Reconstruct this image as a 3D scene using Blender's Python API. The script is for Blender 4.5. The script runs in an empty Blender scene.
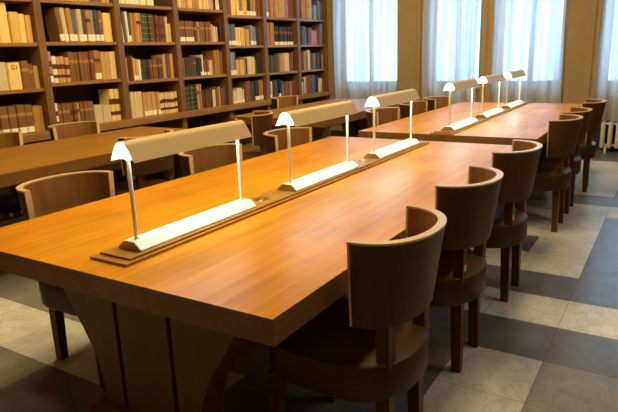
import bpy, bmesh, math, random
from mathutils import Vector, Matrix
C = bpy.context.scene
COL = C.collection
R = math.radians

# ------------------------------------------------------------------ camera
yaw, pit, roll = -0.560782, 0.256474, -0.03440
F = Vector((math.sin(yaw)*math.cos(pit), math.cos(yaw)*math.cos(pit), -math.sin(pit)))
Rt = F.cross(Vector((0, 0, 1))).normalized(); Up = Rt.cross(F)
R2 = Rt*math.cos(roll) + Up*math.sin(roll); U2 = R2.cross(F)
cam = bpy.data.objects.new('camera', bpy.data.cameras.new('camera')); COL.objects.link(cam)
M = Matrix((R2, U2, -F)).transposed().to_4x4(); M.translation = Vector((0, 0, 1.4))
cam.matrix_world = M
cam.data.sensor_width = 36; cam.data.lens = 585.0/618*36; cam.data.clip_start = .02
C.camera = cam

# ------------------------------------------------------------------ world, light, exposure
w = bpy.data.worlds.new('sky'); C.world = w; w.use_nodes = True
bg = w.node_tree.nodes['Background']
bg.inputs[0].default_value = (0.36, 0.66, 1.0, 1); bg.inputs[1].default_value = 5.0
def area(name, loc, size, power, col, target=None):
    l = bpy.data.lights.new(name, 'AREA'); l.shape = 'RECTANGLE'; l.size, l.size_y = size
    l.energy = power; l.color = col
    o = bpy.data.objects.new(name, l); COL.objects.link(o); o.location = loc
    if target: o.rotation_euler = (Vector(target)-Vector(loc)).to_track_quat('-Z', 'Y').to_euler()
    return o
WARM = (1.0, 0.765, 0.36)
SOFT = (1.0, 0.90, 0.72)
area('ceiling_or_fill_light', (-3.3, 2.6, 3.7), (.5, 2.6), 150, WARM, (-4.6, 2.9, 1.0))
area('ceiling_or_fill_light', (-3.3, 6.0, 3.7), (.5, 2.6), 120, WARM, (-4.6, 6.2, 1.0))
area('ceiling_or_fill_light', (-1.5, 2.1, 3.7), (.5, 2.2), 76, WARM, (-1.5, 2.0, 0))
area('ceiling_or_fill_light', (-1.5, 6.2, 3.7), (.5, 2.2), 55, WARM, (-1.5, 6.2, 0))
area('ceiling_or_fill_light', (1.3, 3.6, 3.7), (.6, 3.5), 50, SOFT, (1.0, 3.8, 0))  # added fill that brightens the right-hand floor, no known fixture
area('ceiling_or_fill_light', (.4, -.8, 3.7), (.8, .8), 8, WARM, (-.4, .6, 0))  # weak fill added from the camera side for the table's front edge
C.view_settings.view_transform = 'Standard'; C.view_settings.look = 'None'
C.view_settings.gamma = 1; C.view_settings.use_curve_mapping = False
C.view_settings.exposure = 0.0

# ------------------------------------------------------------------ materials
def lin(c): return tuple((v/12.92 if v <= .04045 else ((v+.055)/1.055)**2.4) for v in [x/255 for x in c])
def nodes(m):
    m.use_nodes = True; return m.node_tree.nodes, m.node_tree.links, m.node_tree.nodes['Principled BSDF']
MATS = {}
def plain(name, rgb, rough=.5, metal=0, vary=.12, scale=30, spec=.5):
    if name in MATS: return MATS[name]
    m = bpy.data.materials.new(name); N, L, b = nodes(m)
    tc = N.new('ShaderNodeTexCoord'); no = N.new('ShaderNodeTexNoise'); no.inputs['Scale'].default_value = scale
    no.inputs['Detail'].default_value = 4
    L.new(tc.outputs['Object'], no.inputs['Vector'])
    r = N.new('ShaderNodeValToRGB'); c = lin(rgb)
    r.color_ramp.elements[0].position = .3; r.color_ramp.elements[1].position = .7
    r.color_ramp.elements[0].color = tuple(v*(1-vary) for v in c)+(1,)
    r.color_ramp.elements[1].color = tuple(min(1, v*(1+vary)) for v in c)+(1,)
    L.new(no.outputs['Fac'], r.inputs[0]); L.new(r.outputs[0], b.inputs['Base Color'])
    b.inputs['Roughness'].default_value = rough; b.inputs['Metallic'].default_value = metal
    b.inputs['Specular IOR Level'].default_value = spec
    MATS[name] = m; return m
def wood(name, dark, light, rough=.4, grain='Y', scale=1.0, coat=0, spec=.5):
    m = bpy.data.materials.new(name); N, L, b = nodes(m)
    tc = N.new('ShaderNodeTexCoord'); mp = N.new('ShaderNodeMapping')
    s = {'X': (1.2, 22, 22), 'Y': (22, 1.2, 22), 'Z': (22, 22, 1.2)}[grain]
    mp.inputs['Scale'].default_value = tuple(v*scale for v in s)
    L.new(tc.outputs['Object'], mp.inputs['Vector'])
    n1 = N.new('ShaderNodeTexNoise'); n1.inputs['Scale'].default_value = 1.0; n1.inputs['Detail'].default_value = 5; n1.inputs['Roughness'].default_value = .65
    n1.inputs['Distortion'].default_value = .4
    L.new(mp.outputs[0], n1.inputs['Vector'])
    n2 = N.new('ShaderNodeTexNoise'); n2.inputs['Scale'].default_value = 2.2; n2.inputs['Detail'].default_value = 3
    L.new(tc.outputs['Object'], n2.inputs['Vector'])
    ma = N.new('ShaderNodeMath'); ma.operation = 'MULTIPLY_ADD'; ma.inputs[1].default_value = .45
    L.new(n2.outputs['Fac'], ma.inputs[0])
    mb = N.new('ShaderNodeMath'); mb.operation = 'MULTIPLY'; mb.inputs[1].default_value = .6
    L.new(n1.outputs['Fac'], mb.inputs[0]); L.new(mb.outputs[0], ma.inputs[2])
    r = N.new('ShaderNodeValToRGB'); r.color_ramp.elements[0].position = .36; r.color_ramp.elements[1].position = .68
    r.color_ramp.elements[0].color = lin(dark)+(1,); r.color_ramp.elements[1].color = lin(light)+(1,)
    L.new(ma.outputs[0], r.inputs[0]); L.new(r.outputs[0], b.inputs['Base Color'])
    b.inputs['Roughness'].default_value = rough; b.inputs['Specular IOR Level'].default_value = spec
    b.inputs['Coat Weight'].default_value = coat; b.inputs['Coat Roughness'].default_value = .25
    bp = N.new('ShaderNodeBump'); bp.inputs['Strength'].default_value = .05; L.new(n1.outputs['Fac'], bp.inputs['Height'])
    L.new(bp.outputs[0], b.inputs['Normal'])
    MATS[name] = m; return m
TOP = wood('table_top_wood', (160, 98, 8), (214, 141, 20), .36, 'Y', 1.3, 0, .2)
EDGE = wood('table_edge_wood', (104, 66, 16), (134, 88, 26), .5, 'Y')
TRESTLE = wood('table_trestle_wood', (88, 60, 16), (108, 78, 24), .55, 'Z')
CH_OUT = wood('chair_wood', (60, 37, 11), (92, 58, 18), .42, 'Z', 1, 0, .3)
CH_IN = wood('chair_wood_lamplit', (104, 66, 24), (142, 94, 36), .38, 'Z', 1, 0, .4)  # same chair wood, lamp light on the inner face put into the colour
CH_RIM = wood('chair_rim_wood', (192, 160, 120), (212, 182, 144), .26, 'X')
CASE = wood('bookcase_wood', (100, 66, 28), (130, 90, 42), .5, 'Z')
SHELFW = wood('shelf_wood', (126, 86, 40), (160, 114, 58), .45, 'Y')
LTOP = wood('side_table_wood', (126, 84, 20), (156, 106, 30), .45, 'Y', 1.0)
LEATHER = plain('seat_leather', (62, 40, 14), .45, 0, .25, 25, .3)
BRASS = plain('brass', (196, 150, 70), .3, .9, .05)
SHADE_O = plain('shade_metal', (192, 166, 122), .5, .1, .06, 160)
WHITE_IN = plain('shade_white', (238, 238, 228), .5, 0, .01)
MINT = plain('lamp_base_enamel', (232, 242, 226), .35, 0, .02)
POSTM = plain('lamp_post_metal', (238, 232, 206), .35, .1, .03)
ENDM = plain('lamp_base_end', (170, 140, 86), .4, .4, .05)
PILLAR = plain('window_wall_paint', (160, 134, 92), .7, 0, .05, 6)
PLASTER = plain('plaster', (178, 150, 104), .8, 0, .04, 5)
CEILM = plain('ceiling_paint', (190, 170, 130), .9, 0, .03, 5)
DARKW = plain('dark_wainscot', (46, 30, 18), .6, 0, .15, 8)
RADM = plain('radiator_paint', (205, 200, 190), .4, 0, .03)
TAGM = plain('paper_tag', (230, 222, 200), .7, 0, .03)
PAGES = plain('book_pages', (206, 186, 140), .8, 0, .08, 90)
FRAMEW = plain('window_frame_paint', (196, 190, 178), .5, 0, .03)

def emit(name, rgb, s):
    m = bpy.data.materials.new(name); m.use_nodes = True; N, L = m.node_tree.nodes, m.node_tree.links
    N.clear(); o = N.new('ShaderNodeOutputMaterial'); e = N.new('ShaderNodeEmission')
    e.inputs[0].default_value = rgb+(1,); e.inputs[1].default_value = s; L.new(e.outputs[0], o.inputs[0]); return m
TUBE = emit('fluorescent_tube', (.80, 1.0, .96), 16)
def glassm():
    m = bpy.data.materials.new('window_glass'); m.use_nodes = True; N, L = m.node_tree.nodes, m.node_tree.links
    N.clear(); o = N.new('ShaderNodeOutputMaterial'); t = N.new('ShaderNodeBsdfTransparent'); g = N.new('ShaderNodeBsdfGlossy')
    g.inputs['Roughness'].default_value = .05; mx = N.new('ShaderNodeMixShader'); mx.inputs[0].default_value = .06
    L.new(t.outputs[0], mx.inputs[1]); L.new(g.outputs[0], mx.inputs[2]); L.new(mx.outputs[0], o.inputs[0]); return m
GLASS = glassm()
def curtainm():
    m = bpy.data.materials.new('sheer_curtain_fabric'); m.use_nodes = True; N, L = m.node_tree.nodes, m.node_tree.links
    N.clear(); o = N.new('ShaderNodeOutputMaterial')
    t = N.new('ShaderNodeBsdfTransparent'); tr = N.new('ShaderNodeBsdfTranslucent'); d = N.new('ShaderNodeBsdfDiffuse')
    tr.inputs[0].default_value = (.82, .84, .86, 1); d.inputs[0].default_value = (.74, .72, .70, 1)
    tc = N.new('ShaderNodeTexCoord'); mp = N.new('ShaderNodeMapping'); mp.inputs['Scale'].default_value = (9, 1, .25)
    no = N.new('ShaderNodeTexNoise'); no.inputs['Scale'].default_value = 1.4
    L.new(tc.outputs['Object'], mp.inputs[0]); L.new(mp.outputs[0], no.inputs['Vector'])
    m1 = N.new('ShaderNodeMixShader'); m1.inputs[0].default_value = .38
    L.new(tr.outputs[0], m1.inputs[1]); L.new(d.outputs[0], m1.inputs[2])
    lw = N.new('ShaderNodeMapRange'); lw.inputs['From Min'].default_value = .3; lw.inputs['From Max'].default_value = .7
    lw.inputs['To Min'].default_value = .03; lw.inputs['To Max'].default_value = .5
    L.new(no.outputs['Fac'], lw.inputs['Value'])
    m2 = N.new('ShaderNodeMixShader'); L.new(lw.outputs[0], m2.inputs[0])
    L.new(m1.outputs[0], m2.inputs[1]); L.new(t.outputs[0], m2.inputs[2]); L.new(m2.outputs[0], o.inputs[0]); return m
CURT = curtainm()
def stone(name, a, b_, vein, rough=.4):
    m = bpy.data.materials.new(name); N, L, b = nodes(m)
    tc = N.new('ShaderNodeTexCoord'); no = N.new('ShaderNodeTexNoise'); no.inputs['Scale'].default_value = 5
    no.inputs['Detail'].default_value = 8; no.inputs['Roughness'].default_value = .6; no.inputs['Distortion'].default_value = 1.2
    L.new(tc.outputs['Object'], no.inputs['Vector'])
    r = N.new('ShaderNodeValToRGB'); r.color_ramp.elements[0].position = .3; r.color_ramp.elements[1].position = .65
    r.color_ramp.elements[0].color = lin(a)+(1,); r.color_ramp.elements[1].color = lin(b_)+(1,)
    L.new(no.outputs['Fac'], r.inputs[0])
    n2 = N.new('ShaderNodeTexNoise'); n2.inputs['Scale'].default_value = 8; n2.inputs['Detail'].default_value = 10; n2.inputs['Distortion'].default_value = 3
    mp = N.new('ShaderNodeMapping'); mp.inputs['Scale'].default_value = (2.2, 1, 1); mp.inputs['Rotation'].default_value = (0, 0, .6)
    L.new(tc.outputs['Object'], mp.inputs[0]); L.new(mp.outputs[0], n2.inputs['Vector'])
    rv = N.new('ShaderNodeValToRGB'); e = rv.color_ramp.elements
    e[0].position = .40; e[0].color = (vein, vein, vein, 1); e[1].position = .47; e[1].color = (0, 0, 0, 1)
    L.new(n2.outputs['Fac'], rv.inputs[0])
    mx = N.new('ShaderNodeMix'); mx.data_type = 'RGBA'; L.new(rv.outputs[0], mx.inputs['Factor'])
    L.new(r.outputs[0], mx.inputs['A']); mx.inputs['B'].default_value = tuple(v*.6 for v in lin(a))+(1,)
    L.new(mx.outputs['Result'], b.inputs['Base Color'])
    b.inputs['Roughness'].default_value = rough; return m
STONE_L = stone('pale_marble', (184, 180, 172), (208, 206, 200), .35, .34)
STONE_D = stone('dark_slate', (84, 84, 86), (104, 105, 108), .25, .3)
STONE_B = stone('brown_grey_stone', (116, 112, 106), (136, 132, 126), .25, .34)
JOINT = plain('tile_joint', (96, 90, 80), .9)

# ------------------------------------------------------------------ helpers
def link(name, me, parent=None, loc=(0, 0, 0)):
    o = bpy.data.objects.new(name, me); COL.objects.link(o); o.location = loc
    if parent: o.parent = parent
    return o
def obj(name, bm, mats, parent=None, smooth=False, loc=(0, 0, 0), bevel=0):
    if bevel:
        bmesh.ops.bevel(bm, geom=[e for e in bm.edges if e.is_manifold and e.calc_face_angle(0) > .6], offset=bevel, segments=2, profile=.7, affect='EDGES', clamp_overlap=True)
    bmesh.ops.recalc_face_normals(bm, faces=bm.faces)
    me = bpy.data.meshes.new(name); bm.to_mesh(me); bm.free()
    for m in (mats if isinstance(mats, (list, tuple)) else [mats]): me.materials.append(m)
    if smooth:
        for p in me.polygons: p.use_smooth = True
        try: me.set_sharp_from_angle(angle=R(40))
        except Exception: pass
    return link(name, me, parent, loc)
def box(bm, x0, x1, y0, y1, z0, z1, mi=0):
    v = [bm.verts.new(p) for p in ((x0,y0,z0),(x1,y0,z0),(x1,y1,z0),(x0,y1,z0),(x0,y0,z1),(x1,y0,z1),(x1,y1,z1),(x0,y1,z1))]
    for q in ((0,3,2,1),(4,5,6,7),(0,1,5,4),(1,2,6,5),(2,3,7,6),(3,0,4,7)):
        bm.faces.new([v[i] for i in q]).material_index = mi
def BX(*a):
    bm = bmesh.new(); box(bm, *a); return bm
def prism(bm, pts, a, b, axis='Y'):
    """extrude a polygon; pts are (x,z) for Y, (y,z) for X, (x,y) for Z"""
    def P(p, t): return {'Y': (p[0], t, p[1]), 'X': (t, p[0], p[1]), 'Z': (p[0], p[1], t)}[axis]
    A = [bm.verts.new(P(p, a)) for p in pts]; B = [bm.verts.new(P(p, b)) for p in pts]
    n = len(pts); bm.faces.new(A); bm.faces.new(B[::-1])
    for i in range(n): bm.faces.new((A[i], A[(i+1) % n], B[(i+1) % n], B[i]))
def tube(bm, p0, p1, r0, r1=None, n=14):
    r1 = r0 if r1 is None else r1; p0 = Vector(p0); p1 = Vector(p1); d = (p1-p0).normalized()
    a = d.orthogonal().normalized(); b = d.cross(a)
    A = [bm.verts.new(p0+(a*math.cos(t)+b*math.sin(t))*r0) for t in [2*math.pi*i/n for i in range(n)]]
    B = [bm.verts.new(p1+(a*math.cos(t)+b*math.sin(t))*r1) for t in [2*math.pi*i/n for i in range(n)]]
    bm.faces.new(A[::-1]); bm.faces.new(B)
    for i in range(n): bm.faces.new((A[i], A[(i+1) % n], B[(i+1) % n], B[i]))
def loft(bm, rings, cap=True):
    vs = [[bm.verts.new(p) for p in r] for r in rings]; n = len(rings[0])
    for a, b in zip(vs, vs[1:]):
        for i in range(n): bm.faces.new((a[i], a[(i+1) % n], b[(i+1) % n], b[i]))
    if cap: bm.faces.new(vs[0][::-1]); bm.faces.new(vs[-1])
def sph(bm, c, r, sz=1):
    bmesh.ops.create_uvsphere(bm, u_segments=10, v_segments=6, radius=r, matrix=Matrix.Translation(c) @ Matrix.Diagonal((1, 1, sz, 1)))
def empty(name, label, cat, loc=(0, 0, 0), rz=0, group=None):
    o = bpy.data.objects.new(name, None); COL.objects.link(o); o.empty_display_size = .1
    o.location = loc; o.rotation_euler = (0, 0, rz); o['label'] = label; o['category'] = cat
    if group: o['group'] = group
    return o
def tag(o, label, cat, group=None):
    o['label'] = label; o['category'] = cat
    if group: o['group'] = group
    return o
def struct(name, bm, m, **k):
    o = obj(name, bm, m, **k)
    if not k.get('parent'): o['kind'] = 'structure'
    return o
def kids(o): return [c for c in COL.objects if c.parent == o]
def copy_tree(o, parent=None):
    c = o.copy(); COL.objects.link(c)
    if parent: c.parent = parent
    for ch in kids(o): copy_tree(ch, c)
    return c

# ------------------------------------------------------------------ the setting
T = .3765
def tile_kind(ix, k):
    """ix: column right of x=-.39 is 0; k: row from y=1.457"""
    if ix >= -3:
        if k in (3, 5, 11, 17, 18) or k > 18: return 1
        if k in (4, 10): return 0
        if 6 <= k <= 9:
            if ix >= 0: return 1
            if ix <= -2 and k == 7: return 1
            return 0
        if 12 <= k <= 16: return 1 if ix >= 0 else 0
        if k <= 2:
            if ix >= 0: return 2
            if ix == -1: return 0
            return 1 if k < 2 else 2
    else:
        if k == 0: return 0
        if k == -1: return 2 if ix <= -6 else 1
        if k < -1: return 0 if ix >= -7 else 2
        if k == 1: return 2
        if k == 2: return 2
        return (ix//3 + k//2) % 2
bm = bmesh.new(); g = .0012
for i in range(-14, 10):
    for k in range(-13, 20):
        x0 = -.39+T*i; y0 = 1.457+T*k; sh = -.14 if i < -3 else 0
        x1 = x0+T
        if i == -4: x1 = -.39+T*(-3)
        x0 += sh
        if i != -4: x1 += sh
        v = [bm.verts.new(p) for p in ((x0+g, y0+g, 0), (x1-g, y0+g, 0), (x1-g, y0+T-g, 0), (x0+g, y0+T-g, 0))]
        bm.faces.new(v).material_index = tile_kind(i, k)
v = [bm.verts.new(p) for p in ((-5.8, -3.6, -.002), (3.5, -3.6, -.002), (3.5, 9.2, -.002), (-5.8, 9.2, -.002))]
bm.faces.new(v).material_index = 3
box(bm, -5.8, 3.5, -3.6, 9.2, -.12, -.02, 3)
struct('floor', bm, [STONE_L, STONE_D, STONE_B, JOINT])
struct('ceiling', BX(-5.6, 3.3, -3.3, 9.0, 3.8, 3.95), CEILM)
struct('wall_left', BX(-5.55, -5.42, -3.3, 9.0, 0, 3.8), PLASTER)
struct('wall_right', BX(3.2, 3.33, -3.3, 9.0, 0, 3.8), PLASTER)
struct('wall_back', BX(-5.55, 3.33, -3.33, -3.2, 0, 3.8), PLASTER)
# window wall with four openings
WY = 8.72
OPEN = [(-4.80, -3.76), (-3.24, -2.47), (-2.24, -1.36), (-.86, .30)]
SILL = .84; HEAD = 3.3
bm = bmesh.new()
xs = [-5.42] + [v for o in OPEN for v in o] + [3.2]
for a, b in zip(xs[0::2], xs[1::2]): box(bm, a, b, WY, WY+.3, 0, 3.8)
for a, b in OPEN:
    box(bm, a, b, WY, WY+.3, 0, SILL); box(bm, a, b, WY, WY+.3, HEAD, 3.8)
struct('wall_far', bm, PILLAR)
# raised pilasters between the windows
PIL = [(-3.70, -3.36), (-2.43, -2.28), (-1.30, -.93)]
for n, (a, b) in enumerate(PIL):
    bm = bmesh.new(); box(bm, a, b, WY-.10, WY, 0, 3.8)
    box(bm, a+.05, b-.05 if b-a > .2 else a+.07, WY-.12, WY-.10, .1, 3.8)
    struct('trim_%d' % (n+1), bm, PILLAR, bevel=.008)
bm = bmesh.new(); box(bm, -4.98, -.0, WY-.02, WY, 0, .10)
struct('baseboard_far', bm, DARKW)
bm = bmesh.new(); box(bm, -.92, 1.2, WY-.015, WY, .1, .52)
struct('trim_4', bm, DARKW)
for n, (a, b) in enumerate(OPEN):
    bm = bmesh.new(); y0, y1 = WY+.14, WY+.19
    box(bm, a, a+.06, y0, y1, SILL, HEAD); box(bm, b-.06, b, y0, y1, SILL, HEAD)
    box(bm, a+.06, b-.06, y0, y1, SILL, SILL+.07); box(bm, a+.06, b-.06, y0, y1, HEAD-.07, HEAD)
    mid = (a+b)/2; box(bm, mid-.035, mid+.035, y0, y1, SILL+.07, HEAD-.07)
    box(bm, a+.06, mid-.035, y0, y1, 2.35, 2.40); box(bm, mid+.035, b-.06, y0, y1, 2.35, 2.40)
    f = struct('window_%d' % (n+1), bm, FRAMEW)
    obj('window_glass', BX(a+.05, b-.05, y0+.02, y0+.026, SILL+.05, HEAD-.05), GLASS, f)
    obj('window_sill', BX(a-.02, b+.02, WY-.04, WY+.14, SILL-.03, SILL), FRAMEW, f)

# ------------------------------------------------------------------ curtains
rnd = random.Random(5)
def curtain(x0, x1, zb, label, seed, y=WY-.17, amp=.035):
    r = random.Random(seed); n = int((x1-x0)/.012); bm = bmesh.new(); prev = None
    ph = r.uniform(0, 6); fr = r.uniform(8, 11)
    rods = []
    for i in range(n+1):
        x = x0+(x1-x0)*i/n
        def yy(z): 
            k = 1+.25*math.sin(z*1.3+ph)
            return y + amp*k*(math.sin(x*fr*4.3+ph+.4*math.sin(z))*.8 + math.sin(x*fr*2.1+ph*2+z*.3)*.9+.35*math.sin(x*11.1+z*.7))
        col = [bm.verts.new((x+.012*math.sin(z*2+x*9), yy(z), z)) for z in [zb+(3.45-zb)*j/14 for j in range(15)]]
        if prev:
            for j in range(14): bm.faces.new((prev[j], col[j], col[j+1], prev[j+1]))
        prev = col
    o = obj('curtain', bm, CURT, smooth=True)
    return tag(o, label, 'curtain', 'sheer curtains at the tall windows')
curtain(-4.76, -3.68, .30, 'sheer white curtain hanging right beside the end of the bookcase', 1)
curtain(-3.27, -2.45, .30, 'sheer white curtain between the wide beige pillar and the narrow post', 2)
curtain(-2.27, -1.33, .30, 'bright sheer white curtain behind the farthest three desk lamps', 3)
curtain(-.92, .40, .41, 'sheer blue-white curtain hanging above the white radiator', 4)
for a, b, lab in ((-4.9, -3.70, 'slim curtain rail above the curtain beside the bookcase'), (-3.36, -2.43, 'slim curtain rail above the curtain left of the narrow post'),
             (-2.29, -1.31, 'slim curtain rail above the bright curtain behind the far lamps'), (-.94, .42, 'slim curtain rail above the curtain over the radiator')):
    bm = bmesh.new(); tube(bm, (a, WY-.17, 3.485), (b, WY-.17, 3.485), .012)
    for x in (a+.05, b-.05): box(bm, x-.01, x+.01, WY-.17, WY, 3.475, 3.495)
    tag(obj('curtain_rail', bm, BRASS), lab, 'rail')

# ------------------------------------------------------------------ radiator
rad = empty('radiator', 'white column radiator on the floor below the right-hand curtain', 'radiator', (-.80, WY-.16, 0))
for i in range(11):
    bm = bmesh.new(); x = .03+i*.088
    for yy in (-.05, .05):
        loft(bm, [[(x+.026*math.cos(t)*s, yy+.022*math.sin(t)*s, z) for t in [2*math.pi*q/12 for q in range(12)]] for z, s in ((.06, .7), (.09, 1), (.37, 1), (.40, .7))])
    box(bm, x-.02, x+.02, -.05, .05, .07, .10); box(bm, x-.02, x+.02, -.05, .05, .36, .39)
    obj('column', bm, RADM, rad, smooth=True)
bm = bmesh.new(); tube(bm, (.03, 0, .37), (.91, 0, .37), .018); tube(bm, (.03, 0, .09), (.91, 0, .09), .018); obj('pipe', bm, RADM, rad)
for x in (.074, .87):
    obj('foot', BX(x-.015, x+.015, -.06, .06, 0, .075), RADM, rad)

# ------------------------------------------------------------------ bookcase
UPR = [1.60, 2.54, 3.462, 4.375, 5.227, 6.12, 6.975, 7.84, 8.675]
FX = -5.0; DEP = .36
def SHB(bay):            # tops of the shelves of one bay; the boards sit a little higher in the first five bays
    if bay == 2: return [.765, 1.20, 1.575, 1.955, 2.35, 2.70]
    return [.765, 1.165, 1.57, 1.955, 2.35, 2.70] if bay < 5 else [.765, 1.135, 1.52, 1.905, 2.30, 2.68]
bc = empty('bookcase', 'long open wooden bookcase of many bays along the left wall', 'bookcase', (FX-DEP/2, 5.1, 0))
off = Vector((-(FX-DEP/2), -5.1, 0))
def bcpart(name, bm, m, bevel=0):
    bmesh.ops.translate(bm, verts=bm.verts, vec=off); return obj(name, bm, m, bc, bevel=bevel)
hw = .038
for y in UPR: bcpart('upright', BX(FX-DEP, FX, y-hw, y+hw, 0, 3.0), CASE, .004)
bcpart('end_panel', BX(FX-DEP, FX+.0, 8.71, WY-.001, 0, 3.0), CASE)
for q_, (a, b) in enumerate(zip(UPR, UPR[1:])):
    for z in SHB(q_)[1:]: bcpart('shelf', BX(FX-DEP+.02, FX-.012, a+hw, b-hw, z-.032, z), SHELFW, .003)
    bcpart('plinth_shelf', BX(FX-DEP+.02, FX-.03, a+hw, b-hw, .08, .12), SHELFW)
bcpart('ledge', BX(FX+.0005, FX+.045, UPR[0]-hw, UPR[-1]+hw, .695, .765), SHELFW, .005)
for a, b in zip(UPR, UPR[1:]): bcpart('bottom_shelf', BX(FX-DEP+.02, FX, a+hw, b-hw, .70, .764), SHELFW)
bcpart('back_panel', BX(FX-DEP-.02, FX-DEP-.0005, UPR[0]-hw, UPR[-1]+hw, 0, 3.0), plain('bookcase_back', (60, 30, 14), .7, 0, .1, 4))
bcpart('cornice', BX(FX-DEP, FX+.06, UPR[0]-hw-.02, UPR[-1]+hw, 3.0, 3.1), CASE, .01)
for a, b in zip(UPR, UPR[1:]): bcpart('kick_board', BX(FX-.06, FX-.031, a+hw, b-hw, 0, .0795), CASE)

# books --------------------------------------------------------------
PAL = dict(y=(214, 172, 92), Y=(232, 200, 128), t=(176, 126, 64), T=(196, 150, 92), b=(128, 84, 44), B=(98, 62, 36), r=(124, 66, 40), R=(98, 48, 34),
           g=(66, 74, 42), G=(46, 58, 38), k=(52, 42, 38), K=(34, 28, 26), s=(88, 96, 112), S=(128, 136, 150), w=(222, 214, 196), W=(238, 230, 210),
           c=(216, 192, 146), C=(202, 184, 148), n=(74, 66, 78), p=(172, 124, 118), o=(166, 112, 54))
WORD = dict(y='yellow-tan', Y='pale yellow', t='tan', T='light tan', b='brown', B='dark brown', r='reddish brown', R='dark red', g='olive green', G='dark green',
            k='charcoal', K='black', s='slate blue', S='grey-blue', w='off-white', W='white', c='cream', C='grey-cream', n='dark violet-grey', p='dusty pink', o='orange-brown')
LBL = plain('spine_label_paper', (240, 232, 206), .7, 0, .02)
def bookmat(c): return plain('book_cover_'+WORD[c].replace(' ', '_').replace('-', '_'), PAL[c], .6, 0, .16, 14)
DARKB = plain('title_band', (92, 46, 24), .6)
REDB = plain('red_title_band', (140, 60, 48), .6)
MESH = {}
def cover_mesh(kind, c):
    """unit cover: x -1..0 (spine at 0), y 0..1, z 0..1"""
    key = (kind, c)
    if key in MESH: return MESH[key]
    bm = bmesh.new()
    prof = [(-.12, 0), (-.03, .06), (-.004, .25), (0, .5), (-.004, .75), (-.03, .94), (-.12, 1)]
    inner = [(-.12, .9), (-.10, .5), (-.12, .1)]
    prism(bm, prof+inner, 0, 1, 'Z')
    box(bm, -1, -.12, 0, .1, 0, 1); box(bm, -1, -.12, .9, 1, 0, 1)
    def band(z0, z1, d, mi):
        pr = [(x+d if x > -.1 else x, y) for x, y in prof]
        n0 = len(bm.faces); prism(bm, pr+[(-.13, .9), (-.13, .1)], z0, z1, 'Z')
        bm.faces.ensure_lookup_table()
        for f in bm.faces[n0:]: f.material_index = mi
    mats = [bookmat(c)]
    if kind == 'band':
        for z in (.16, .36, .56, .76): band(z, z+.025, .012, 0)
        band(.62, .73, .006, 1); mats.append(DARKB if c not in 'bBrR' else plain('tan_title', (170, 122, 62), .6))
    if kind == 'blotch':
        band(.18, .30, .008, 1); band(.52, .70, .008, 1); mats.append(DARKB)
    if kind == 'set':
        band(.0, .18, .008, 2); band(.60, .74, .008, 1); mats += [REDB, LBL]
    if kind == 'gilt':
        for z in (.1, .3, .5, .7, .9): band(z, z+.012, .008, 1)
        mats.append(plain('gilt_line', (190, 150, 80), .5))
    bmesh.ops.recalc_face_normals(bm, faces=bm.faces)
    me = bpy.data.meshes.new('book'); bm.to_mesh(me); bm.free()
    for m in mats: me.materials.append(m)
    MESH[key] = me; return me
bm = BX(-.97, -.125, .1, .9, .015, .985); PG = bpy.data.meshes.new('page_block'); bm.to_mesh(PG); bm.free(); PG.materials.append(PAGES)
bm = bmesh.new(); prism(bm, [(-.05, .01), (.012, .18), (.016, .5), (.012, .82), (-.05, .99), (-.06, .5)], .03, .23, 'Z')
bmesh.ops.recalc_face_normals(bm, faces=bm.faces)
LB = bpy.data.meshes.new('spine_label'); bm.to_mesh(LB); bm.free(); LB.materials.append(LBL)
ORD = ['first', 'second', 'third', 'fourth', 'fifth', 'sixth', 'seventh', 'eighth', 'ninth', 'tenth', '11th', '12th', '13th', '14th', '15th', '16th', '17th', '18th', '19th', '20th']
ROWN = {3: 'top visible shelf', 2: 'second shelf down', 1: 'third shelf down', 0: 'lowest book shelf'}
BAYN = {1: 'leftmost bay', 2: 'second bay', 3: 'third bay', 4: 'fourth bay', 5: 'fifth bay', 6: 'sixth bay', 7: 'last bay'}
KINDN = {'plain': 'book', 'band': 'ribbed leather book', 'blotch': 'patched book', 'set': 'red-banded book', 'gilt': 'gilt-lined book'}
KM = {'-': 'plain', '=': 'band', '#': 'blotch', '~': 'set', '^': 'gilt'}
# per cell: tokens  <colour><kind><label?>:<width>:<height>[:lean]   '_' is a gap
CELLS = {
 (1, 2): '_ . y-:9:30 Y-:10:34 y-:9:28 T-:7:27',   # bay 1 is cut by the left edge of the picture
}
def seq(s):
    out = []
    for t in s.split():
        m = 1
        if '*' in t: t, m = t.split('*'); m = int(m)
        out += [t]*m
    return out
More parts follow.
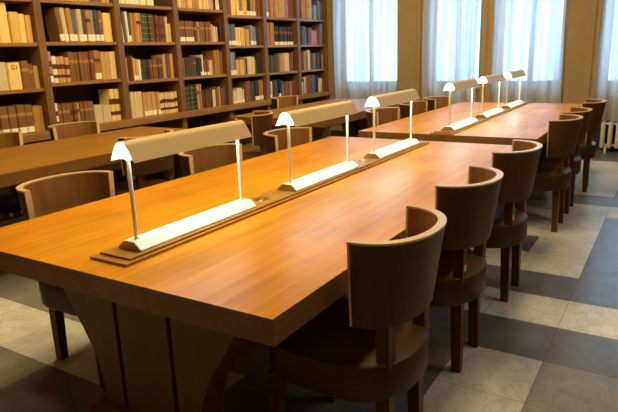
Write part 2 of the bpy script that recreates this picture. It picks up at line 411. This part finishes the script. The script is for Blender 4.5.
# token: color kind [L] / width cm / height cm [/ lean deg]
D = {
 (1, 2): '_/44 y-/9/27 Y-/10/35 y-/9.5/26 Y-/6/25 y-/6/24',
 (1, 1): '_/36.5 C-/17/24 Y-/13/24 b=/8/25 b=/5/22 T-/5/20',
 (1, 0): '_/28 b-L/10/26 b=L/8/26*4 t-/11/24',
 (2, 3): 'b-/4/28*2 t=/5/24*3 y-/5/26*3 T-/6/28*3 b-/5/28*3 T-/5/30*2',
 (2, 2): '_/19 b-L/5.4/31/5 C-L/5.4/31/4 t-L/5.4/31/3 s-L/5.4/30.5/2 C-L/5.4/30.5 n-L/5.4/30.5 t=L/5.4/30.5 S-L/5.4/30.5 n=L/5.4/30.5 b=L/5/30 Y-/11.5/28',
 (2, 1): 'p#L/5.4/29 w#/5.6/25 T#/4.6/24 T#/5.2/24 T#/5/23 b=/4.2/28*3 b=/4.5/28*2 r=/5/28*2 o=L/4.6/29*2 T-/6/28*2 c-/9.5/28',
 (2, 0): 'w#/4.5/24 b=/4.6/23*3 b#/4.6/23*2 T=/3/23 b=/4.6/23*4 C-/11/18*2 Y#/6.5/33 Y#/6.5/33',
 (3, 3): 'c-L/5.2/28*4 Y-L/5/29*3 c-L/5.2/28*2 w-L/4/27',
 (3, 2): '_/3 Y-/3.6/31/4 s-/3.4/31/3 W-/3.2/31/2 n-L/3.6/30/2 t-/4.2/30*2 T=/4/30 t=/4/30 g^/5.8/30*3 B-/5/29 r#/3.8/29 R#/4/28 r#/4/28*2 c-/4/28 y-/6.8/20',
 (3, 1): 'p-/5/24 _/6 b-/3/26 y-L/4.4/24 T-L/4/23 W-/3.6/22 g=/3.8/21*2 k=/4/22*2 b=/4/22*3 B=/4/22*2 T-/4/26 S-/4.4/27 r-/5/26 T-/5/27 b-/3/26',
 (3, 0): 'c-/5.2/28*5 T-L/5/26 T-L/5/26*5 Y#/5/23 c#/5/24*3 Y#/5/23*2 c#/5/24',
 (4, 3): 'c-/5/26*2 T-/5/27*2 y-/5/26*2 t-/5/27*2 Y-/4/27*2 c-/5/28*2 T-/5/28*2 k-/3/28 w-L/4/27*2',
 (4, 2): 'r=L/5.4/24*3 b=L/5.4/24*3 B=/6/23 t=/6/24 b=/5.6/24*4 T-/6/21 c-/5.5/19 C-/3/18 _/4 k-/4/24',
 (4, 1): 'b-/5/22*2 g=/5/22*3 B=/5/23 K-/5/22*2 k-L/4/21 w-L/3.4/25 b-L/4.6/18*2 c-/5/18 T-/5/19 _/3 o-/7/30*2 b-/6/29',
 (4, 0): 'g^/5/29*4 G^/5/29*2 T=/6/30 t-/4/30 _/3 B-/5/22*3 R-/4/23*2 w-/3.6/20 c-/4/22 b-/4/23*2 T-/4/24 r-/4/22*2 s-/3/24',
 (5, 3): 'r-/6/30*2 b-/5/30 Y-/6/28*3 o-L/5/26*2 y-/6/22*2 k-L/5/28*2 t-L/5/27*3 b-/5/28*2',
 (5, 2): 's-L/6/27*4 Y-L/5.5/23*2 y-/6/23*2 T-/5/21*2 _/3 S-L/5/26*2 S-L/5/25 k-/5/24*2 b-/4/23',
 (5, 1): 'S-L/5/30*3 s-L/4/30 y-/6/20*3 p-/5/21 n-/4/22 c-/13/24 Y-/5/23 s-/4/20 _/3 k-/6/28*2',
 (5, 0): '_/6 c-L/7/17*2 w-L/5/20*2 c-L/4/18 _/3 b-/5/28*3 n-/5/27*2 k-L/4/27*3 t-L/4/28*3',
 (6, 3): 'k-/6/28 S-L/6/28 b-/4/28 t-/6/29*3 T-/6/29*4 p-/5/29*2 r-/5/28*2 b-/5/27',
 (6, 2): 'b-/6/24 o-/6/31*3 k~/5.5/26*9',
 (6, 1): 'g-/5/24*4 B-/4/24*2 b-/4/24 p-/5/22 T-/4/22*2 c-/10/27 c-/6/26 r-/4/25 b-/4/28 k-/4/29',
 (6, 0): 'S-L/5/24*2 w-/4/24 _/2 n-/4/26*3 K-L/4/26*2 s-/4/24 T-/5/20 b-/5/21*3 p-/4/21 r-/5/22*3',
 (7, 3): 'b-/5/30*3 t-/6/31*4 T-/5/31*2 _/2 S-/6/22*2 s-/6/30 S-/6/28 s-/5/26',
 (7, 2): 'b-/4/23 K-/4/24 _/4 s-/5/27*3 k-/4/26 b-/4/26*2 p-/5/22*2 p-/5/21 r-/5/24*2 _/4 S-/5/33',
 (7, 1): 'b-/5/22 r-/5/24*2 t-/5/27*3 w-/4/30 s-/4/28 b-/5/25*3 n-/6/25*2 k-/5/24*2 p-/5/23',
 (7, 0): 'c-/6/18*2 b-/4/24 w-/4/26 T-/4/26 r-/5/28*3 s-/5/28*2 k-/5/27*2 K-/5/26 w-/5/22 c-/4/21*2 b-/5/20',
}
rb = random.Random(11)
FAR = bmesh.new(); FARM = []
def far_book(me, x, y, z, sx, sy, sz, lab):
    for m_ in [me, PG]+([LB] if lab else []):
        n0 = len(FAR.faces); v0 = len(FAR.verts); FAR.from_mesh(m_); FAR.verts.ensure_lookup_table(); FAR.faces.ensure_lookup_table()
        for v in FAR.verts[v0:]: v.co = Vector((x+v.co.x*sx, y+v.co.y*sy, z+v.co.z*sz))
        for f in FAR.faces[n0:]:
            mt = m_.materials[f.material_index]
            if mt not in FARM: FARM.append(mt)
            f.material_index = FARM.index(mt)
stuffbm = {}
nb = 0
for bay in range(1, 8):
    for row in (0, 1, 2, 3):
        if (bay, row) not in D: continue
        y = UPR[bay]+hw+.012; yend = UPR[bay+1]-hw-.008; zb = SHB(bay)[row]+.0008
        toks = seq(D[(bay, row)])
        tot = sum(float(t.split('/')[1]) for t in toks)
        fit = (yend-y)*100/tot
        k = min(1.02, fit)
        n_ = 0
        for t in toks:
            p = t.split('/'); wd = float(p[1])/100*k
            if p[0][0] == '_': y += wd; continue
            h = float(p[2])/100*1.0; h = min(h+rb.uniform(-.004, .004), .34); lean = R(float(p[3])) if len(p) > 3 else 0
            c = p[0][0]; kind = KM[p[0][1]]; lab = 'L' in p[0][2:]
            dep = rb.uniform(.17, .22); rec = rb.uniform(.035, .06)
            n_ += 1; nb += 1
            if bay == 7 or (bay == 6 and row == 3):
                far_book(cover_mesh(kind, c), FX-rec, y+.0005, zb, dep, wd*.965, h, lab); y += wd; continue
            ob = bpy.data.objects.new('book', cover_mesh(kind, c)); COL.objects.link(ob)
            wy = wd*.965
            # a lean tips the top towards -y (positive) and stays within the slot the neighbours leave
            ob.location = (FX-rec, y+.0005+(abs(h*math.sin(lean))*.0 if lean else 0), zb+(wy*math.sin(-lean) if lean < 0 else 0)*0)
            ob.scale = (dep, wy, h)
            if lean: ob.rotation_euler = (lean, 0, 0)
            if lean < 0: ob.location.z += wy*math.sin(-lean)
            tag(ob, '%s%s, %s from left, %s, %s' % (WORD[c], ' '+(KINDN[kind])+(' with white label' if lab and kind == 'plain' else ''), ORD[n_-1] if n_ <= 20 else '%dth' % n_, ROWN[row], BAYN[bay]), 'book', 'books on the wooden bookcase')
            if (bay, row) == (1, 1) and c == 'Y':
                cu = bpy.data.curves.new('spine_lettering', 'FONT'); cu.body = 'G1'; cu.size = .42; cu.align_x = 'CENTER'; cu.extrude = .002
                cu.materials.append(plain('black_ink', (30, 24, 20), .6))
                tx = bpy.data.objects.new('spine_lettering', cu); COL.objects.link(tx); tx.parent = ob
                tx.rotation_euler = (R(90), 0, R(90)); tx.location = (.006, .5, .74); tx.scale = (1, .55, 1)
                bpy.context.view_layer.update(); me = bpy.data.meshes.new_from_object(tx); bpy.data.objects.remove(tx)
                tx = link('spine_lettering', me, ob, (.006, .5, .74)); tx.rotation_euler = (R(90), 0, R(90)); tx.scale = (1, .55, 1)
            pg = bpy.data.objects.new('page_block', PG); COL.objects.link(pg); pg.parent = ob
            if lab:
                l = bpy.data.objects.new('spine_label', LB); COL.objects.link(l); l.parent = ob
                l['label'] = 'white paper label'
            y += wd
fo = obj('book_rows', FAR, FARM); fo['kind'] = 'stuff'
tag(fo, 'small mixed books filling the far end of the bookcase beside the curtain', 'books')

# ------------------------------------------------------------------ tables
def table(name, label, x0, x1, y0, y1, top, ztop=.76, board=True, px=None):
    cx, cy = (x0+x1)/2, (y0+y1)/2; t = empty(name, label, 'table', (cx, cy, 0))
    X, Y = (x1-x0)/2, (y1-y0)/2; th = .076
    bm = BX(-X, X, -Y, Y, ztop-th, ztop)
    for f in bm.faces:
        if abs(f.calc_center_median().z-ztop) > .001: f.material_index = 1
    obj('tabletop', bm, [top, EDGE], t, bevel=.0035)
    obj('under_frame', BX(-X+.05, X-.05, -Y+.05, Y-.05, ztop-th-.018, ztop-th-.0003), EDGE, t)
    c = -.03
    for s in (-1, 1):
        yf = -Y+.235 if s < 0 else Y-.10-.12
        pr = [(.25, .085), (.255, .18), (.285, .28), (.34, .38), (.40, .47), (.45, .56), (.50, ztop-th-.0185)]
        z1 = pr[-1][1]
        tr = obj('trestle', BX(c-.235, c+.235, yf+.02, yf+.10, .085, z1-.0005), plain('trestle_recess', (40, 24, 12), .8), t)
        obj('trestle_board', BX(c-.126, c+.126, yf, yf+.12, .0852, z1), TRESTLE, tr, bevel=.004)
        for q in (-1, 1):
            bm = bmesh.new(); prism(bm, [(c+q*.148, .0852)]+[(c+q*a, b) for a, b in pr]+[(c+q*.148, z1)], yf, yf+.12, 'Y')
            obj('trestle_board', bm, TRESTLE, tr, bevel=.004)
        bm = bmesh.new(); prism(bm, [(c-.33, 0), (c+.33, 0), (c+.33, .04), (c+.27, .085), (c-.27, .085), (c-.33, .04)], yf-.03, yf+.15, 'Y')
        obj('foot', bm, TRESTLE, t, bevel=.006)
    obj('stretcher', BX(c-.03, c+.03, -Y+.3551, Y-.2201, .22, .34), TRESTLE, t, bevel=.004)
    return t, cx, cy
NT = table('reading_table', 'long brown reading table closest in front, with three lit lamps', -2.26, -.797, 1.08, 3.98, TOP)
FT = table('reading_table', 'reading table behind the large front table, near the windows, carrying three lamps', -2.20, -.80, 4.31, 7.05, TOP)
LT = table('reading_table', 'bare reading table on the left, in front of the bookcase', -4.40, -3.36, 1.0, 3.98, LTOP)
LF = table('reading_table', 'bare table at far left, between bookcase and curtains', -4.08, -2.90, 4.95, 7.3, LTOP)
def board(tb, x0, x1, y0, y1, z=.76):
    t, cx, cy = tb
    bm = BX(x0-cx, x1-cx, y0-cy, y1-cy, z+.0003, z+.010)
    b = obj('lamp_board', bm, wood('lamp_board_wood', (142, 92, 24), (176, 122, 44), .36, 'Y') if 'lamp_board_wood' not in MATS else MATS['lamp_board_wood'], t, bevel=.002)
    obj('raised_strip', BX(x0-cx+.014, x1-cx-.014, y0-cy+.03, y1-cy-.03, z+.0102, z+.018), MATS['lamp_board_wood'], b, bevel=.0015)
    return t, cx, cy
board(NT, -1.600, -1.425, 1.17, 3.86); board(FT, -1.585, -1.41, 4.26+.06, 7.0)
for tb, ys in ((NT, (2.02, 3.03)), (FT, (5.14, 6.02))):
    for y in ys:
        bm = bmesh.new(); tube(bm, (0, 0, 0), (0, 0, .004), .034, .031, 24); tube(bm, (0, 0, .004), (0, 0, .006), .008, .006, 12)
        obj('cable_grommet', bm, BRASS, tb[0], loc=(-1.512-tb[1], y-tb[2], .7782), smooth=True)['label'] = 'round brass plate'

# ------------------------------------------------------------------ desk lamps
def make_lamp():
    t = empty('desk_lamp', '', 'desk lamp', (0, 0, 0), group='desk lamps in a row on the reading tables')
    L = .323; z0 = .0
    pr = [(-.053, 0), (.053, 0), (.053, .006), (.026, .030), (-.026, .030), (-.053, .006)]
    bm = bmesh.new(); prism(bm, pr, -L+.004, L-.004, 'Y'); obj('base', bm, MINT, t, bevel=.0015)
    for s in (-1, 1):
        bm = bmesh.new(); prism(bm, [(x*.98, z*.97+.0004) for x, z in pr], s*(L-.0038), s*L, 'Y')
        e = obj('base_end', bm, ENDM, t); e['label'] = 'brass-coloured end plate'
        bm = bmesh.new(); tube(bm, (0, s*L, .014), (0, s*(L+.002), .014), .003, .002, 8); obj('screw', bm, BRASS, e)
        yp = s*(L-.036)
        bm = bmesh.new(); tube(bm, (0, yp, .0302), (0, yp, .302), .0072); tube(bm, (0, yp, .0302), (0, yp, .036), .010, .008)
        obj('post', bm, POSTM, t, smooth=True)
        bm = bmesh.new(); box(bm, -.03, .03, yp-.004, yp+.004, .3022, .309); box(bm, -.006, .006, yp-.004, yp+.004, .3092, .362)
        obj('bracket', bm, POSTM, t)
        bm = bmesh.new(); tube(bm, (0, yp, .3652), (0, yp, .3690), .005, .006, 12); sph(bm, (0, yp, .370), .0055, .7)
        obj('finial', bm, BRASS, t, smooth=True)
    # shade: inverted trough
    def arc(w_, h_, n=10):
        rr = .031; out = []                       # straight flared sides under a rounded top
        for k in range(n+1):
            a = R(22)+(math.pi-R(44))*k/n
            out.append((rr*math.cos(a), .2985+h_-rr+rr*math.sin(a)))
        return [(w_, .2985)]+out+[(-w_, .2985)]
    o_, i_ = arc(.057, .0665), arc(.055, .0645)
    LS = .312; bm = bmesh.new()
    def ring(pts, y): return [bm.verts.new((x, y, z)) for x, z in pts]
    a0, a1, b0, b1 = ring(o_, -LS), ring(o_, LS), ring(i_, -LS), ring(i_, LS)
    n = len(o_)
    for i in range(n-1):
        bm.faces.new((a0[i], a0[i+1], a1[i+1], a1[i])).material_index = 0
        bm.faces.new((b0[i], b1[i], b1[i+1], b0[i+1])).material_index = 1
        bm.faces.new((a0[i], b0[i], b0[i+1], a0[i+1])).material_index = 0
        bm.faces.new((a1[i], a1[i+1], b1[i+1], b1[i])).material_index = 0
    for i in (0, n-1): bm.faces.new((a0[i], a1[i], b1[i], b0[i]))
    obj('shade', bm, [SHADE_O, WHITE_IN], t, smooth=True)
    bm = bmesh.new(); tube(bm, (.017, -LS+.008, .324), (.017, LS-.008, .324), .012, n=16); obj('tube', bm, TUBE, t, smooth=True)
    bm = bmesh.new(); tube(bm, (-.017, -LS+.008, .324), (-.017, LS-.008, .324), .012, n=16); obj('tube', bm, TUBE, t, smooth=True)
    return t
lamp = make_lamp()
LAMPS = [(-1.508, 1.582, 'lit trough-shaped desk lamp nearest on the front table'),
         (-1.503, 2.525, 'middle one of the three lit desk lamps on the front table'),
         (-1.503, 3.435, 'farthest of the three lit desk lamps on the front table'),
         (-1.478, 4.73, 'nearest of the three lit desk lamps on the back table'),
         (-1.478, 5.63, 'middle one of the three lit desk lamps on the back table'),
         (-1.475, 6.51, 'farthest lit desk lamp, at the window end of the back table')]
for i, (x, y, lb) in enumerate(LAMPS):
    o = lamp if i == 0 else copy_tree(lamp)
    o.location = (x, y, .7784); o['label'] = lb

# ------------------------------------------------------------------ chairs
def make_chair():
    t = empty('barrel_chair', '', 'chair', (0, 0, 0), group='round-backed chairs around the reading tables')
    # curved back: a U open towards -x
    def U(ax, ay, x0, n=28, e=2.15):
        out = []
        for i in range(n+1):
            a = -math.pi/2+math.pi*i/n; c_, s_ = math.cos(a), math.sin(a)
            out.append((x0+ax*abs(c_)**(2/e), ay*abs(s_)**(2/e)*(1 if s_ > 0 else -1)))
        return out
    def shell(z0, z1, inset=0, th=.024):
        rings = []
        for z in [z0+(z1-z0)*j/8 for j in range(9)]:
            f = (.862-z)/(.862-.59)                # 0 at top, 1 at bottom
            dx = .040*f; o_ = U(.190-dx, .236-.012*f, .055); i_ = U(.190-dx-th, .236-.012*f-th, .055)
            # rounded lower corners toward the tips
            rings.append(([Vector((x, y, z)) for x, y in o_], [Vector((x, y, z)) for x, y in i_]))
        return rings
    rs = shell(.59, .858); bm = bmesh.new()
    V = [([bm.verts.new(p) for p in o_], [bm.verts.new(p) for p in i_]) for o_, i_ in rs]
    n = len(V[0][0])
    for (a, b), (c_, d) in zip(V, V[1:]):
        for i in range(n-1):
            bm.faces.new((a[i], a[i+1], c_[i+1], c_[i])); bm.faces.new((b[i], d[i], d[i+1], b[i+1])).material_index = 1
        bm.faces.new((a[0], c_[0], d[0], b[0])); bm.faces.new((a[-1], b[-1], d[-1], c_[-1]))
    for (a, b) in (V[0], V[-1]):
        for i in range(n-1): bm.faces.new((a[i], b[i], b[i+1], a[i+1]))
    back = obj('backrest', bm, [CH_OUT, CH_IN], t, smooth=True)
    # pale rim on top and down both tips
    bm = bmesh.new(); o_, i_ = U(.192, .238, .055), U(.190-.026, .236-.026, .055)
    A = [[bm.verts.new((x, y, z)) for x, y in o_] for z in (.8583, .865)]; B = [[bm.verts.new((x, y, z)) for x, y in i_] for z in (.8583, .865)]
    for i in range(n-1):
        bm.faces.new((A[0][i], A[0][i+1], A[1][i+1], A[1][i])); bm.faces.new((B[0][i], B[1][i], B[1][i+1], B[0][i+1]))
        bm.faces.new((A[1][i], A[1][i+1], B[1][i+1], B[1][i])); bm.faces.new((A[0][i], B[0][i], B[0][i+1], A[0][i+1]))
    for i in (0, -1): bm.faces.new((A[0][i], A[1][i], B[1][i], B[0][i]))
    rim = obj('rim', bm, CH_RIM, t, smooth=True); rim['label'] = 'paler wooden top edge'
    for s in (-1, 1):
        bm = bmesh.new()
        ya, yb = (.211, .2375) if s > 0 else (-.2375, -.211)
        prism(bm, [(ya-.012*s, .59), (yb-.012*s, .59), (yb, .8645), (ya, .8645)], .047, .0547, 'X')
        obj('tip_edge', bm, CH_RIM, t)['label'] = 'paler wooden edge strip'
    # seat
    def D_(k, z, inset=0):
        pts = []
        for i in range(36):
            a = 2*math.pi*i/36; c_, s_ = math.cos(a), math.sin(a)
            e = 2.3 if c_ > 0 else 4.5
            x = (.195 if c_ > 0 else .315)*abs(c_)**(2/e)*(1 if c_ > 0 else -1)
            y = .245*abs(s_)**(2/e)*(1 if s_ > 0 else -1)
            if c_ > 0: y *= 1-.10*(x/.205)
            pts.append((x*k-.0, y*k, z))
        return pts
    bm = bmesh.new(); loft(bm, [D_(.965, .332), D_(.995, .340), D_(1.0, .40), D_(1.0, .440), D_(.985, .453), D_(.93, .461), D_(.6, .468), D_(.3, .470)])
    seat = obj('seat', bm, LEATHER, t, smooth=True)
    bm = bmesh.new()
    for a in list(range(-52, -34, 3))+list(range(36, 54, 3)):
        e = 2.3; c_, s_ = math.cos(R(a)), math.sin(R(a)); x = .205*abs(c_)**(2/e); y = .245*abs(s_)**(2/e)*(1 if s_ > 0 else -1)*(1-.10*(x/.205))
        sph(bm, (x*.975, y*.975, .456), .003)
    o = obj('nailhead_trim', bm, BRASS, seat, smooth=True); o['kind'] = 'stuff'
    for s in (-1, 1):
        def leg(x0, y0, w0, x1, y1, w1, z0, z1, d=1.0):
            bm = bmesh.new(); loft(bm, [[(x+a*w_/2, y+b*w_*d/2, z) for a, b in ((-1, -1), (1, -1), (1, 1), (-1, 1))] for x, y, w_, z in ((x0, y0, w0, z0), (x1, y1, w1, z1))]); return bm
        obj('leg', leg(-.268, s*.195, .036, -.262, s*.19, .046, 0, .336), CH_OUT, t, bevel=.003)
        obj('leg', leg(.128, s*.130, .040, .120, s*.128, .048, 0, .336), CH_OUT, t, bevel=.003)
        p = obj('back_post', leg(.132, s*.150, .044, .132, s*.150, .044, .44, .68, 1.15), CH_OUT, t, bevel=.003)
        if s < 0: POST.append(p)
    return t
POST = []
ch = make_chair()
B_ = 'brown barrel-back chair '
CH = [ # x, y, rot, label
 (-.818, 1.662, 0, 'closest barrel-back chair, its curved back beside the front corner of the table'),
 (-.836, 2.455, 0, 'second barrel-back chair along the right side of the front table'),
 (-.836, 3.31, 0, 'third barrel-back chair on the right, at the far end of the front table'),
 (-.82, 4.78, 0, 'first barrel-back chair along the right side of the back table'),
 (-.825, 5.36, 0, 'middle chair of the three along the right side of the back table'),
 (-.80, 6.22, 4, 'farthest barrel-back chair on the right, closest to the radiator'),
 (-2.285, 1.665, 180, 'large barrel-back chair at the left of the front table, behind the nearest lamp'),
 (-2.225, 2.62, 180, 'barrel-back chair left of the front table, seen under the nearest lamp shade'),
 (-2.225, 3.46, 180, 'barrel-back chair left of the front table, behind the middle lamp'),
 (-2.20, 5.02, 178, 'nearest chair at the left side of the back table'),
 (-2.19, 5.76, 180, 'middle chair of three at the left side of the back table'),
 (-2.165, 6.40, 180, 'farthest chair at the left side of the back table'),
 (-4.36, 2.52, 180, 'chair against the bookcase, partly cut by the left picture edge'),
 (-4.37, 3.28, 180, 'chair between bare left table and bookcase, in front of the second bay'),
 (-4.13, 6.24, 180, 'chair backed against the bookcase near its far end'),
 (-3.37, 3.02, 0, 'dark chair in the aisle, half hidden behind the nearest lamp'),
 (-3.43, 4.42, 35, 'turned chair in the gap between the two left tables'),
]
for i, (x, y, a, lb) in enumerate(CH):
    o = ch if i == 0 else copy_tree(ch)
    o.location = (x, y, 0); o.rotation_euler = (0, 0, R(a)); o['label'] = lb
    if i in (1, 2):
        p = [c for c in kids(o) if c.name.startswith('back_post')][0]
        tg = obj('inventory_tag', BX(.1545, .1555, -.160, -.140, .485, .515), TAGM, None)
        tg.parent = o; tg['label'] = 'small white paper tag'
